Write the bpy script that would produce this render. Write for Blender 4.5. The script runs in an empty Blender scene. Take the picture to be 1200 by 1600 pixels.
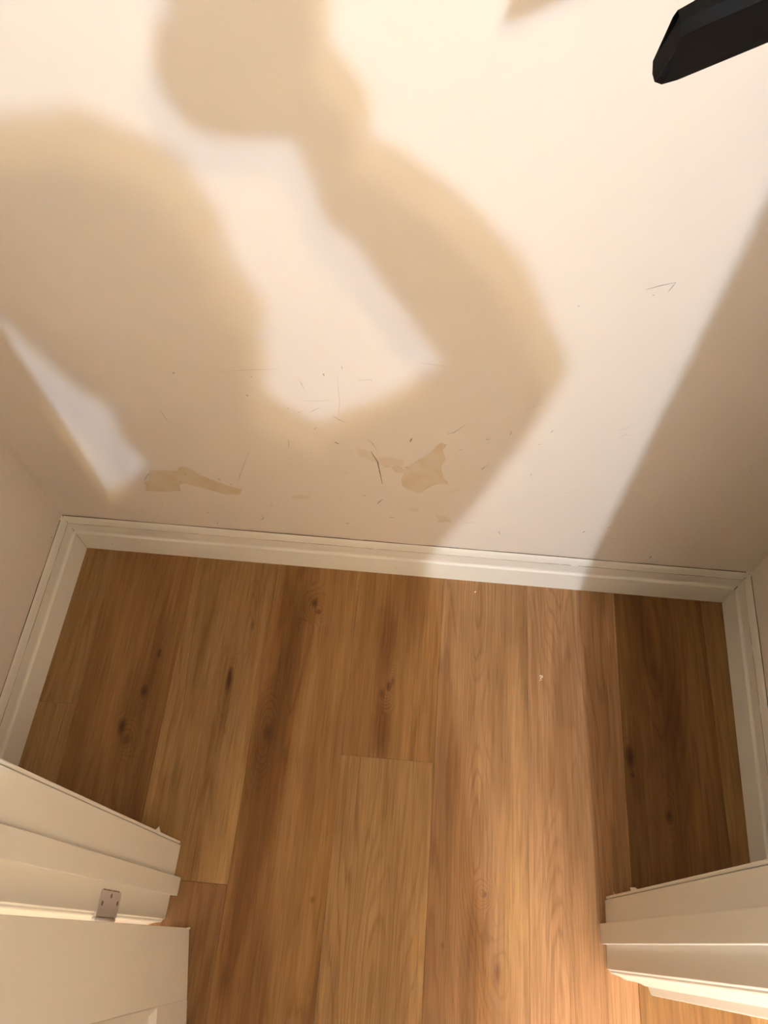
import bpy, bmesh, math, random
from mathutils import Vector, Matrix
from mathutils.geometry import tessellate_polygon

# ------------------------------------------------------------------ camera, light, exposure
SC = bpy.context.scene
COL = SC.collection
cam_data = bpy.data.cameras.new('camera')
cam_data.sensor_fit = 'VERTICAL'
cam_data.sensor_height = 24.0
cam_data.sensor_width = 18.0
cam_data.lens = 1231.5 / 1600 * 24.0
cam_data.clip_start = 0.002
camera = bpy.data.objects.new('camera', cam_data)
COL.objects.link(camera)
CAM_R = Matrix(((0.9945, -0.0805, 0.0675), (0.1030, 0.8734, -0.4760), (-0.0206, 0.4803, 0.8769)))
CAM_P = Vector((0, 0, 1.5))
camera.matrix_world = Matrix.Translation(CAM_P) @ CAM_R.to_4x4()
SC.camera = camera

world = bpy.data.worlds.new('world')
SC.world = world
world.use_nodes = True
world.node_tree.nodes['Background'].inputs[0].default_value = (1.0, 0.80, 0.55, 1)
world.node_tree.nodes['Background'].inputs[1].default_value = 0.05

SC.view_settings.view_transform = 'Standard'
SC.view_settings.look = 'None'
SC.view_settings.gamma = 1.0
SC.view_settings.use_curve_mapping = False
SC.view_settings.exposure = 0.12

BULB_A = Vector((0.405, -2.06, 2.49)); COLOR_A = (0.52, 0.71, 1.0); POWER_A = 5600
BULB_B = Vector((0.422, -1.915, 2.505)); COLOR_B = (1.0, 0.78, 0.42); POWER_B = 2000
BULB_R = 0.030
FILL_LIGHT = Vector((0.55, -1.66, 1.255)); COLOR_U = (1.0, 0.68, 0.36); POWER_U = 10000

# ------------------------------------------------------------------ measures (metres)
XL, XR, YB = -0.7390, 0.5879, 0.6702           # foot of the baseboards
T = 0.0132
WL, WR, WB = XL - T, XR + T, YB + T            # wall faces
FLY, FRY = 0.121, 0.109                        # inner faces of the front wall, beside the two jambs
FO = -0.004                                    # outer face of the front wall
CEIL = 2.59
HX0, HX1, HY0 = -1.15, 0.95, -2.9              # the hall in front of the closet
DOOR_H = 2.03

# ------------------------------------------------------------------ helpers
def tag(o, label=None, cat=None, group=None, kind=None):
    if label: o['label'] = label
    if cat: o['category'] = cat
    if group: o['group'] = group
    if kind: o['kind'] = kind
    return o

def link(name, mesh, mat=None, parent=None):
    o = bpy.data.objects.new(name, mesh)
    COL.objects.link(o)
    if mat is not None and not mesh.materials:
        mesh.materials.append(mat)
    if parent is not None:
        o.parent = parent
        o.matrix_parent_inverse = parent.matrix_world.inverted()
    return o

def bm_obj(name, bm, mat=None, parent=None, smooth=False):
    me = bpy.data.meshes.new(name)
    bmesh.ops.recalc_face_normals(bm, faces=bm.faces[:])
    bm.to_mesh(me); bm.free()
    if smooth:
        for p in me.polygons: p.use_smooth = True
    return link(name, me, mat, parent)

def empty(name, loc=(0, 0, 0)):
    o = bpy.data.objects.new(name, None)
    COL.objects.link(o)
    o.location = loc
    o.empty_display_size = 0.05
    bpy.context.view_layer.update()
    return o

def add_box(bm, lo, hi, bevel=0.0):
    vs = [bm.verts.new((x, y, z)) for x in (lo[0], hi[0]) for y in (lo[1], hi[1]) for z in (lo[2], hi[2])]
    fs = []
    for idx in ((0, 1, 3, 2), (4, 6, 7, 5), (0, 4, 5, 1), (2, 3, 7, 6), (0, 2, 6, 4), (1, 5, 7, 3)):
        fs.append(bm.faces.new([vs[i] for i in idx]))
    if bevel:
        es = {e for f in fs for e in f.edges}
        bmesh.ops.bevel(bm, geom=list(es), offset=bevel, segments=2, profile=0.5, affect='EDGES')

def add_prism(bm, poly, z0, z1):
    n = len(poly)
    a = [bm.verts.new((p[0], p[1], z0)) for p in poly]
    b = [bm.verts.new((p[0], p[1], z1)) for p in poly]
    bm.faces.new(a[::-1]); bm.faces.new(b)
    for i in range(n):
        bm.faces.new((a[i], a[(i + 1) % n], b[(i + 1) % n], b[i]))

def add_sweep(bm, rings, caps=True):
    vr = [[bm.verts.new(p) for p in r] for r in rings]
    n = len(vr[0])
    for a, b in zip(vr, vr[1:]):
        for i in range(n):
            bm.faces.new((a[i], a[(i + 1) % n], b[(i + 1) % n], b[i]))
    if caps:
        bm.faces.new(vr[0][::-1]); bm.faces.new(vr[-1])

def add_cyl(bm, p0, p1, r0, r1=None, n=20):
    r1 = r0 if r1 is None else r1
    p0, p1 = Vector(p0), Vector(p1)
    d = (p1 - p0).normalized()
    a = d.orthogonal().normalized(); b = d.cross(a)
    add_sweep(bm, [[p + (a * math.cos(t) + b * math.sin(t)) * r for t in [2 * math.pi * i / n for i in range(n)]] for p, r in ((p0, r0), (p1, r1))])

# ------------------------------------------------------------------ materials
class NT:
    def __init__(self, name):
        self.m = bpy.data.materials.new(name); self.m.use_nodes = True
        self.t = self.m.node_tree; self.t.nodes.clear()
        self.out = self.n('ShaderNodeOutputMaterial')
        self.p = self.n('ShaderNodeBsdfPrincipled')
        self.l(self.p.outputs[0], self.out.inputs[0])
    def n(self, t, **kw):
        x = self.t.nodes.new(t)
        for k, v in kw.items(): setattr(x, k, v)
        return x
    def l(self, a, b): self.t.links.new(a, b)
    def put(self, v, sock):
        if hasattr(v, 'is_output'): self.l(v, sock)
        else:
            if hasattr(sock.default_value, '__len__') and hasattr(v, '__len__') and len(sock.default_value) == 4 and len(v) == 3: v = (*v, 1)
            sock.default_value = v
    def math(self, op, a, b=0.0, c=0.0, clamp=False):
        x = self.n('ShaderNodeMath', operation=op, use_clamp=clamp)
        for i, v in enumerate((a, b, c)): self.put(v, x.inputs[i])
        return x.outputs[0]
    def vmath(self, op, a, b):
        x = self.n('ShaderNodeVectorMath', operation=op)
        self.put(a, x.inputs[0]); self.put(b, x.inputs[1])
        return x.outputs['Value'] if op == 'LENGTH' else x.outputs[0]
    def comb(self, x, y, z):
        c = self.n('ShaderNodeCombineXYZ')
        for i, v in enumerate((x, y, z)): self.put(v, c.inputs[i])
        return c.outputs[0]
    def noise(self, vec, scale=1.0, detail=2.0, rough=0.5, dist=0.0):
        x = self.n('ShaderNodeTexNoise')
        self.put(vec, x.inputs['Vector'])
        x.inputs['Scale'].default_value = scale; x.inputs['Detail'].default_value = detail
        x.inputs['Roughness'].default_value = rough; x.inputs['Distortion'].default_value = dist
        return x.outputs[0]
    def map(self, v, a, b, c, d, smooth=False):
        x = self.n('ShaderNodeMapRange')
        if smooth: x.interpolation_type = 'SMOOTHSTEP'
        self.put(v, x.inputs[0])
        for i, k in enumerate((a, b, c, d)): self.put(k, x.inputs[i + 1])
        return x.outputs[0]
    def mix(self, f, a, b, blend='MIX'):
        x = self.n('ShaderNodeMix', data_type='RGBA', blend_type=blend)
        self.put(f, x.inputs[0]); self.put(a, x.inputs[6]); self.put(b, x.inputs[7])
        return x.outputs[2]
    def bump(self, h, strength, dist=0.001):
        b = self.n('ShaderNodeBump')
        b.inputs['Strength'].default_value = strength; b.inputs['Distance'].default_value = dist
        self.l(h, b.inputs['Height']); self.l(b.outputs[0], self.p.inputs['Normal'])

def paint(name, col, rough=0.55, var=0.04, bump=0.15, scale=60.0):
    N = NT(name)
    tc = N.n('ShaderNodeTexCoord').outputs['Object']
    big = N.noise(tc, 3.0, 3.0)
    f = N.map(big, 0.3, 0.7, 1 - var, 1 + var)
    c = N.mix(1.0, (*col, 1), N.comb(f, f, f), 'MULTIPLY')
    N.put(c, N.p.inputs['Base Color'])
    N.p.inputs['Roughness'].default_value = rough
    if bump: N.bump(N.noise(tc, scale, 3.0), bump, 0.0006)
    return N.m

def plain(name, col, rough=0.5, metal=0.0, var=0.08, scale=25.0, bump=0.0):
    N = NT(name)
    tc = N.n('ShaderNodeTexCoord').outputs['Object']
    f = N.map(N.noise(tc, scale, 3.0), 0.3, 0.7, 1 - var, 1 + var)
    N.put(N.mix(1.0, (*col, 1), N.comb(f, f, f), 'MULTIPLY'), N.p.inputs['Base Color'])
    N.p.inputs['Roughness'].default_value = rough; N.p.inputs['Metallic'].default_value = metal
    if bump: N.bump(N.noise(tc, scale * 3, 2.0), bump, 0.0006)
    return N.m

WALL_COL = (0.87, 0.785, 0.675)
TRIM_COL = (0.95, 0.905, 0.79)
HALL_COL = (0.92, 0.86, 0.74)
M_wall = paint('cream wall paint', WALL_COL, 0.5, 0.02, 0.12, 90)
M_hall = paint('hall wall paint', HALL_COL, 0.6, 0.02, 0.12, 90)
M_trim = paint('gloss trim paint', TRIM_COL, 0.35, 0.02, 0.06, 40)
M_ceil = paint('ceiling paint', (0.92, 0.88, 0.80), 0.8, 0.02, 0.2, 120)
M_hinge = plain('painted over hinge metal', (0.60, 0.53, 0.48), 0.5, 0.0)
M_screw = plain('dark worn screw', (0.16, 0.10, 0.07), 0.5)
M_dirt = plain('dried dirt', (0.17, 0.11, 0.055), 0.9)
M_groove = plain('dark groove', (0.34, 0.26, 0.17), 0.9)
M_black = plain('black plastic', (0.0020, 0.0019, 0.0019), 0.5, 0.0, 0.2)
M_black.node_tree.nodes['Principled BSDF'].inputs['Specular IOR Level'].default_value = 0.05
M_steel = plain('brushed steel', (0.5, 0.5, 0.5), 0.35, 1.0)
M_sub = plain('subfloor board', (0.30, 0.22, 0.14), 0.9)

def wood():
    N = NT('oak floor plank')
    tc = N.n('ShaderNodeTexCoord').outputs['Object']
    s = N.n('ShaderNodeSeparateXYZ'); N.l(tc, s.inputs[0])
    x, v = s.outputs[0], s.outputs[1]
    u = N.math('ADD', x, N.math('MULTIPLY', N.math('SUBTRACT', v, 0.3), 0.0225))
    oi = N.n('ShaderNodeObjectInfo')
    base, rnd, idx = oi.outputs['Color'], oi.outputs['Random'], oi.outputs['Object Index']
    seed = N.math('MULTIPLY', idx, 3.71)
    warp = N.math('MULTIPLY', N.math('SUBTRACT', N.noise(N.comb(N.math('MULTIPLY', u, 26), N.math('MULTIPLY', v, 5), seed), 1, 3), 0.5), 1.0)
    uv = N.comb(u, v, 0.0)
    cache = {}
    def ell(cx, cy, rx, ry, k, w=0.5):
        d = N.vmath('MULTIPLY', N.vmath('SUBTRACT', uv, (cx, cy, 0)), (1 / rx, 1 / ry, 0))
        d = N.math('ADD', N.vmath('LENGTH', d, (0, 0, 0)), N.math('MULTIPLY', warp, w * 2))
        m = N.map(d, 1.0, 0.0, 0.0, 1.0, True)
        if k not in cache: cache[k] = N.math('COMPARE', idx, k, 0.4)
        return N.math('MULTIPLY', m, cache[k])
    def total(lst, w):
        acc = None
        for (cx, cy, rx, ry, k, a) in lst:
            e = N.math('MULTIPLY', ell(cx, cy, rx, ry, k, w), a)
            acc = e if acc is None else N.math('ADD', acc, e)
        return acc
    knot = total(KNOTS, 0.55)
    halo = total([(cx, cy, rx * 3.2, ry * 3.0, k, 0.55) for (cx, cy, rx, ry, k, a) in KNOTS if a > 0.5], 0.15)
    dark = total(DARK, 0.5)
    light = total(LIGHT, 0.5)
    cath = total(CATH, 0.05)
    # growth rings: level lines of a smooth drawn-out field that bends round the knots
    fld = N.noise(N.comb(N.math('MULTIPLY', u, 9), N.math('MULTIPLY', v, 0.8), seed), 1, 2.2, 0.45)
    fld = N.math('ADD', fld, N.math('MULTIPLY', N.noise(N.comb(N.math('MULTIPLY', u, 70), N.math('MULTIPLY', v, 6), seed), 1, 2), 0.07))
    fld = N.math('ADD', fld, N.math('ADD', N.math('MULTIPLY', halo, 0.38), N.math('MULTIPLY', cath, 0.34)))
    fld = N.math('ADD', fld, N.math('MULTIPLY', u, 1.2))
    ring = N.math('PINGPONG', N.math('MULTIPLY', fld, 16.0), 0.5)
    ring = N.map(ring, 0.0, N.map(N.noise(N.comb(N.math('MULTIPLY', u, 45), N.math('MULTIPLY', v, 4), seed), 1, 2), 0.35, 0.65, 0.12, 0.42), 1.0, 0.0, True)
    amp = N.map(N.noise(N.comb(N.math('MULTIPLY', u, 14), N.math('MULTIPLY', v, 1.6), N.math('ADD', seed, 9)), 1, 2), 0.40, 0.62, 0.15, 1.0)
    amp = N.math('MAXIMUM', amp, N.math('MULTIPLY', N.math('ADD', halo, cath), 1.6, clamp=True))
    ring = N.math('MULTIPLY', ring, amp)
    fib = N.noise(N.comb(N.math('MULTIPLY', u, 300), N.math('MULTIPLY', v, 8), seed), 1, 3, 0.65)
    stk = N.noise(N.comb(N.math('MULTIPLY', u, 95), N.math('MULTIPLY', v, 3.2), N.math('ADD', seed, 2)), 1, 3, 0.6)
    por = N.noise(N.comb(N.math('MULTIPLY', u, 560), N.math('MULTIPLY', v, 16), seed), 1, 1)
    por = N.map(por, 0.60, 0.72, 0.0, 1.0)
    low = N.noise(N.comb(N.math('MULTIPLY', u, 17), N.math('MULTIPLY', v, 1.5), N.math('ADD', seed, 4)), 1, 3, 0.55)
    c = N.mix(N.map(low, 0.36, 0.64, 0.0, 1.0), N.mix(1.0, base, (0.80, 0.74, 0.66), 'MULTIPLY'), N.mix(1.0, base, (1.12, 1.13, 1.14), 'MULTIPLY'))
    f = N.math('MULTIPLY', N.map(fib, 0.30, 0.70, 0.80, 1.16), N.map(stk, 0.32, 0.68, 0.91, 1.08))
    c = N.mix(1.0, c, N.comb(f, f, f), 'MULTIPLY')
    c = N.mix(N.math('MULTIPLY', ring, 0.50), c, N.mix(1.0, c, (0.60, 0.50, 0.40), 'MULTIPLY'))
    c = N.mix(N.math('MULTIPLY', por, 0.40), c, N.mix(1.0, c, (0.55, 0.46, 0.38), 'MULTIPLY'))
    c = N.mix(N.math('MULTIPLY', light, 1.0, clamp=True), c, N.mix(1.0, c, (1.28, 1.34, 1.30), 'MULTIPLY'))
    c = N.mix(N.math('MULTIPLY', dark, 1.0, clamp=True), c, N.mix(1.0, c, (0.60, 0.50, 0.38), 'MULTIPLY'))
    c = N.mix(N.math('MULTIPLY', knot, 1.0, clamp=True), c, N.mix(1.0, c, (0.34, 0.25, 0.18), 'MULTIPLY'))
    N.put(c, N.p.inputs['Base Color'])
    N.put(N.map(fib, 0.3, 0.7, 0.50, 0.40), N.p.inputs['Roughness'])
    N.p.inputs['Specular IOR Level'].default_value = 0.35
    N.bump(N.math('SUBTRACT', fib, N.math('MULTIPLY', por, 0.6)), 0.25, 0.0004)
    return N.m

# columns of planks: pass index = column * 10 + row.  Ellipses: (u, v, radius u, radius v, plank, amount)
A0, B0, B1, C0, D0, D1, E0, F0, G0, H0 = 11, 21, 22, 31, 41, 42, 51, 61, 71, 81
KNOTS = [(-0.5646, 0.306, 0.013, 0.024, A0, 1.0), (-0.549, 0.283, 0.014, 0.016, A0, 0.6), (-0.5375, 0.3767, 0.009, 0.016, A0, 0.9), (-0.524, 0.455, 0.006, 0.012, A0, 0.7),
         (-0.375, 0.412, 0.010, 0.034, B0, 1.0), (-0.376, 0.43, 0.006, 0.02, B0, 0.6), (-0.347, 0.53, 0.008, 0.02, B0, 0.5),
         (-0.228, 0.590, 0.011, 0.017, C0, 1.0), (-0.218, 0.572, 0.010, 0.012, C0, 0.9), (-0.283, 0.322, 0.014, 0.04, C0, 0.75),
         (-0.064, 0.432, 0.010, 0.020, D0, 0.9), (-0.057, 0.443, 0.007, 0.016, D0, 0.7), (-0.075, 0.418, 0.009, 0.016, D0, 0.6),
         (0.128, 0.088, 0.009, 0.010, E0, 0.6), (0.150, -0.025, 0.014, 0.034, E0, 0.7),
         (0.391, 0.343, 0.011, 0.028, G0, 1.0), (0.393, 0.312, 0.006, 0.01, G0, 0.9), (0.452, 0.247, 0.010, 0.020, G0, 1.0), (0.444, 0.51, 0.014, 0.03, G0, 0.5),
         (-0.165, 0.05, 0.006, 0.008, C0, 0.5), (0.060, 0.004, 0.006, 0.008, E0, 0.5)]
DARK = [(-0.292, 0.36, 0.030, 0.60, C0, 0.75), (-0.262, -0.1, 0.05, 0.4, C0, 0.5), (-0.35, 0.62, 0.03, 0.12, B0, 0.3), (0.05, 0.50, 0.012, 0.3, E0, 0.4), (0.43, 0.62, 0.04, 0.16, G0, 0.4),
        (-0.56, 0.33, 0.028, 0.16, A0, 0.5), (-0.53, 0.45, 0.018, 0.16, A0, 0.55), (-0.66, 0.40, 0.03, 0.3, A0, 0.45), (-0.505, 0.22, 0.02, 0.2, A0, 0.4),
        (-0.375, 0.36, 0.012, 0.16, B0, 0.7), (-0.388, 0.27, 0.008, 0.14, B0, 0.7), (-0.44, 0.50, 0.02, 0.2, B0, 0.4), (-0.42, 0.36, 0.012, 0.12, B0, 0.4),
        (-0.262, 0.45, 0.050, 0.34, C0, 1.0), (-0.268, 0.22, 0.040, 0.26, C0, 0.9), (-0.285, 0.05, 0.030, 0.22, C0, 0.6), (-0.22, 0.58, 0.03, 0.09, C0, 0.5),
        (-0.072, 0.49, 0.030, 0.22, D0, 1.0), (-0.065, 0.345, 0.026, 0.10, D0, 0.9), (-0.010, 0.62, 0.03, 0.10, D0, 0.5),
        (0.070, 0.30, 0.016, 0.20, E0, 0.4), (0.125, 0.03, 0.040, 0.14, E0, 0.7), (0.115, 0.19, 0.03, 0.10, E0, 0.5),
        (0.247, 0.30, 0.012, 0.08, F0, 0.45), (0.247, 0.12, 0.014, 0.12, F0, 0.4),
        (0.46, 0.42, 0.05, 0.24, G0, 0.8), (0.45, 0.15, 0.05, 0.16, G0, 0.6), (0.400, 0.33, 0.025, 0.10, G0, 0.5)]
LIGHT = [(0.180, 0.36, 0.024, 0.30, E0, 0.95), (0.180, 0.05, 0.030, 0.30, E0, 1.0), (-0.328, 0.42, 0.016, 0.40, B0, 1.0), (-0.330, 0.14, 0.024, 0.26, B0, 0.8),
         (-0.50, 0.40, 0.014, 0.34, A0, 0.6), (-0.17, 0.3, 0.03, 0.5, C0, 0.5), (-0.15, 0.05, 0.05, 0.3, C0, 0.5), (-0.105, 0.4, 0.02, 0.3, D0, 0.4), (0.335, 0.3, 0.03, 0.5, F0, 0.3)]
CATH = [(0.252, 0.80, 0.050, 0.46, F0, 1.0), (0.255, -0.05, 0.050, 0.36, F0, 0.9), (0.104, 0.62, 0.045, 0.34, E0, 0.9), (0.106, 0.16, 0.050, 0.30, E0, 1.0),
        (0.455, 0.52, 0.065, 0.42, G0, 0.9), (-0.355, 0.51, 0.024, 0.16, B0, 0.6), (-0.065, 0.36, 0.045, 0.26, D0, 0.6), (-0.06, -0.12, 0.060, 0.36, D1, 1.0), (-0.29, 0.32, 0.035, 0.16, C0, 0.8)]
M_wood = wood()

# ------------------------------------------------------------------ floor
bm = bmesh.new()
add_box(bm, (HX0, HY0, -0.06), (HX1, WB, -0.007))
floor = tag(bm_obj('floor', bm, M_sub), 'oak plank floor running from the hall into the closet', kind='structure')

def clip(poly, f):
    out = []
    for i in range(len(poly)):
        a, b = poly[i], poly[(i + 1) % len(poly)]
        fa, fb = f(a), f(b)
        if fa >= 0: out.append(a)
        if fa * fb < 0:
            t = fa / (fa - fb)
            out.append((a[0] + (b[0] - a[0]) * t, a[1] + (b[1] - a[1]) * t))
    return out

def inset(poly, d):
    n = len(poly); res = []
    area = sum(poly[i][0] * poly[(i + 1) % n][1] - poly[(i + 1) % n][0] * poly[i][1] for i in range(n))
    s = 1 if area > 0 else -1
    for i in range(n):
        p, a, b = Vector(poly[i]), Vector(poly[i - 1]), Vector(poly[(i + 1) % n])
        e1, e2 = (p - a).normalized(), (b - p).normalized()
        n1, n2 = Vector((-e1.y, e1.x)) * s, Vector((-e2.y, e2.x)) * s
        m = (n1 + n2)
        m = m.normalized() * (d / max(0.3, m.normalized().dot(n1)))
        res.append((p.x + m.x, p.y + m.y))
    return res

PLANK_COL = {A0: (0.335, 0.166, 0.060), B0: (0.385, 0.212, 0.080), B1: (0.305, 0.152, 0.056), C0: (0.375, 0.190, 0.064), D0: (0.365, 0.182, 0.060), D1: (0.425, 0.237, 0.092),
             E0: (0.395, 0.206, 0.086), F0: (0.450, 0.236, 0.106), G0: (0.262, 0.128, 0.038), H0: (0.339, 0.184, 0.064)}
edges = {k: -0.4885 - 0.1735 + 0.1735 * (k - 1) for k in range(-5, 15)}
edges[6] = 0.2035; edges[5] = 0.0310
joint = {1: -0.42, 2: 0.062, 3: -0.50, 4: 0.297, 5: -0.37, 6: -0.46, 7: -0.30, 8: -0.25}
rng = random.Random(4)
SL = 0.0225
for k in range(-5, 14):
    j0 = joint.get(k, rng.uniform(-1.0, 0.2))
    cuts = [j0 + 1.22 * i for i in range(-4, 3)]
    for r in range(len(cuts) - 1):
        v0, v1 = cuts[r], cuts[r + 1]
        row = 5 - r
        # row 1 is the plank that reaches the back wall, row 2 the next one towards the hall
        g = 0.00012
        quad = []
        for (uu, vv) in ((edges[k] + g, v0 + g), (edges[k + 1] - g, v0 + g), (edges[k + 1] - g, v1 - g), (edges[k] + g, v1 - g)):
            quad.append((uu - SL * (vv - 0.3), vv + SL * uu * 0.6))
        inside_x = edges[k + 1] > WL and edges[k] < WR
        # a plank that passes through the doorway stays one piece; outside it is cut at the wall
        if inside_x:
            p = clip(quad, lambda q: q[1] - HY0 - .002); p = clip(p, lambda q: WB - .001 - q[1]) if p else p
            p = clip(p, lambda q: q[0] - WL - .001) if p else p; p = clip(p, lambda q: WR - .001 - q[0]) if p else p
        else:
            p = clip(quad, lambda q: q[1] - HY0 - .002); p = clip(p, lambda q: FO - .001 - q[1]) if p else p
            p = clip(p, lambda q: q[0] - HX0 - .002) if p else p; p = clip(p, lambda q: HX1 - .002 - q[0]) if p else p
        if not p or len(p) < 3: continue
        top = inset(p, 0.0004)
        bm = bmesh.new()
        lo = [bm.verts.new((a, b, -0.0065)) for a, b in p]
        mi = [bm.verts.new((a, b, -0.0005)) for a, b in p]
        hi = [bm.verts.new((a, b, 0.0)) for a, b in top]
        bm.faces.new(lo[::-1]); bm.faces.new(hi)
        n = len(p)
        for i in range(n):
            bm.faces.new((lo[i], lo[(i + 1) % n], mi[(i + 1) % n], mi[i]))
            bm.faces.new((mi[i], mi[(i + 1) % n], hi[(i + 1) % n], hi[i]))
        o = bm_obj('plank', bm, M_wood, floor)
        o.pass_index = max(0, k * 10 + row) if k > 0 else 100 + (k + 6) * 10 + row
        t = rng.uniform(0.88, 1.08)
        o.color = (*PLANK_COL.get(o.pass_index, (0.37 * t, 0.205 * t, 0.085 * t)), 1)

# ------------------------------------------------------------------ walls and ceiling
def wall(name, boxes, label, mat=M_wall):
    bm = bmesh.new()
    for lo, hi in boxes: add_box(bm, lo, hi)
    return tag(bm_obj(name, bm, mat), label, kind='structure')

TH = 0.10
wall_back = wall('wall_back', [((WL - TH, WB, -0.06), (WR + TH, WB + TH, CEIL))], 'cream back wall of the closet, scuffed and stained near the floor')
wall_left = wall('wall_left', [((WL - TH, FLY, -0.06), (WL, WB, CEIL))], 'cream side wall at the stained end of the closet')
wall_right = wall('wall_right', [((WR, FRY, -0.06), (WR + TH, WB, CEIL))], 'cream side wall at the shadowed end of the closet')
JL, JR = -0.4045, 0.3365                       # jamb faces
wall('wall_front', [((min(HX0, WL) - TH, FO, -0.06), (JL - 0.018, FLY, CEIL)), ((JR + 0.018, FO, -0.06), (max(HX1, WR) + TH, FRY, CEIL)), ((JL - 0.018, FO, DOOR_H + 0.018), (JR + 0.018, FRY, CEIL))],
     'wall around the closet doorway')
wall('wall_hall_left', [((HX0 - TH, HY0, -0.06), (HX0, FO, CEIL))], 'hall wall beyond the open door', M_hall)
wall('wall_hall_right', [((HX1, HY0, -0.06), (HX1 + TH, FO, CEIL))], 'hall wall opposite the open door', M_hall)
wall('wall_hall_end', [((HX0 - TH, HY0 - TH, -0.06), (HX1 + TH, HY0, CEIL))], 'end wall of the hall', M_hall)
wall('ceiling', [((min(HX0, WL) - TH, HY0 - TH, CEIL), (max(HX1, WR) + TH, WB + TH, CEIL + 0.08))], 'flat painted ceiling', M_ceil)

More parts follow.
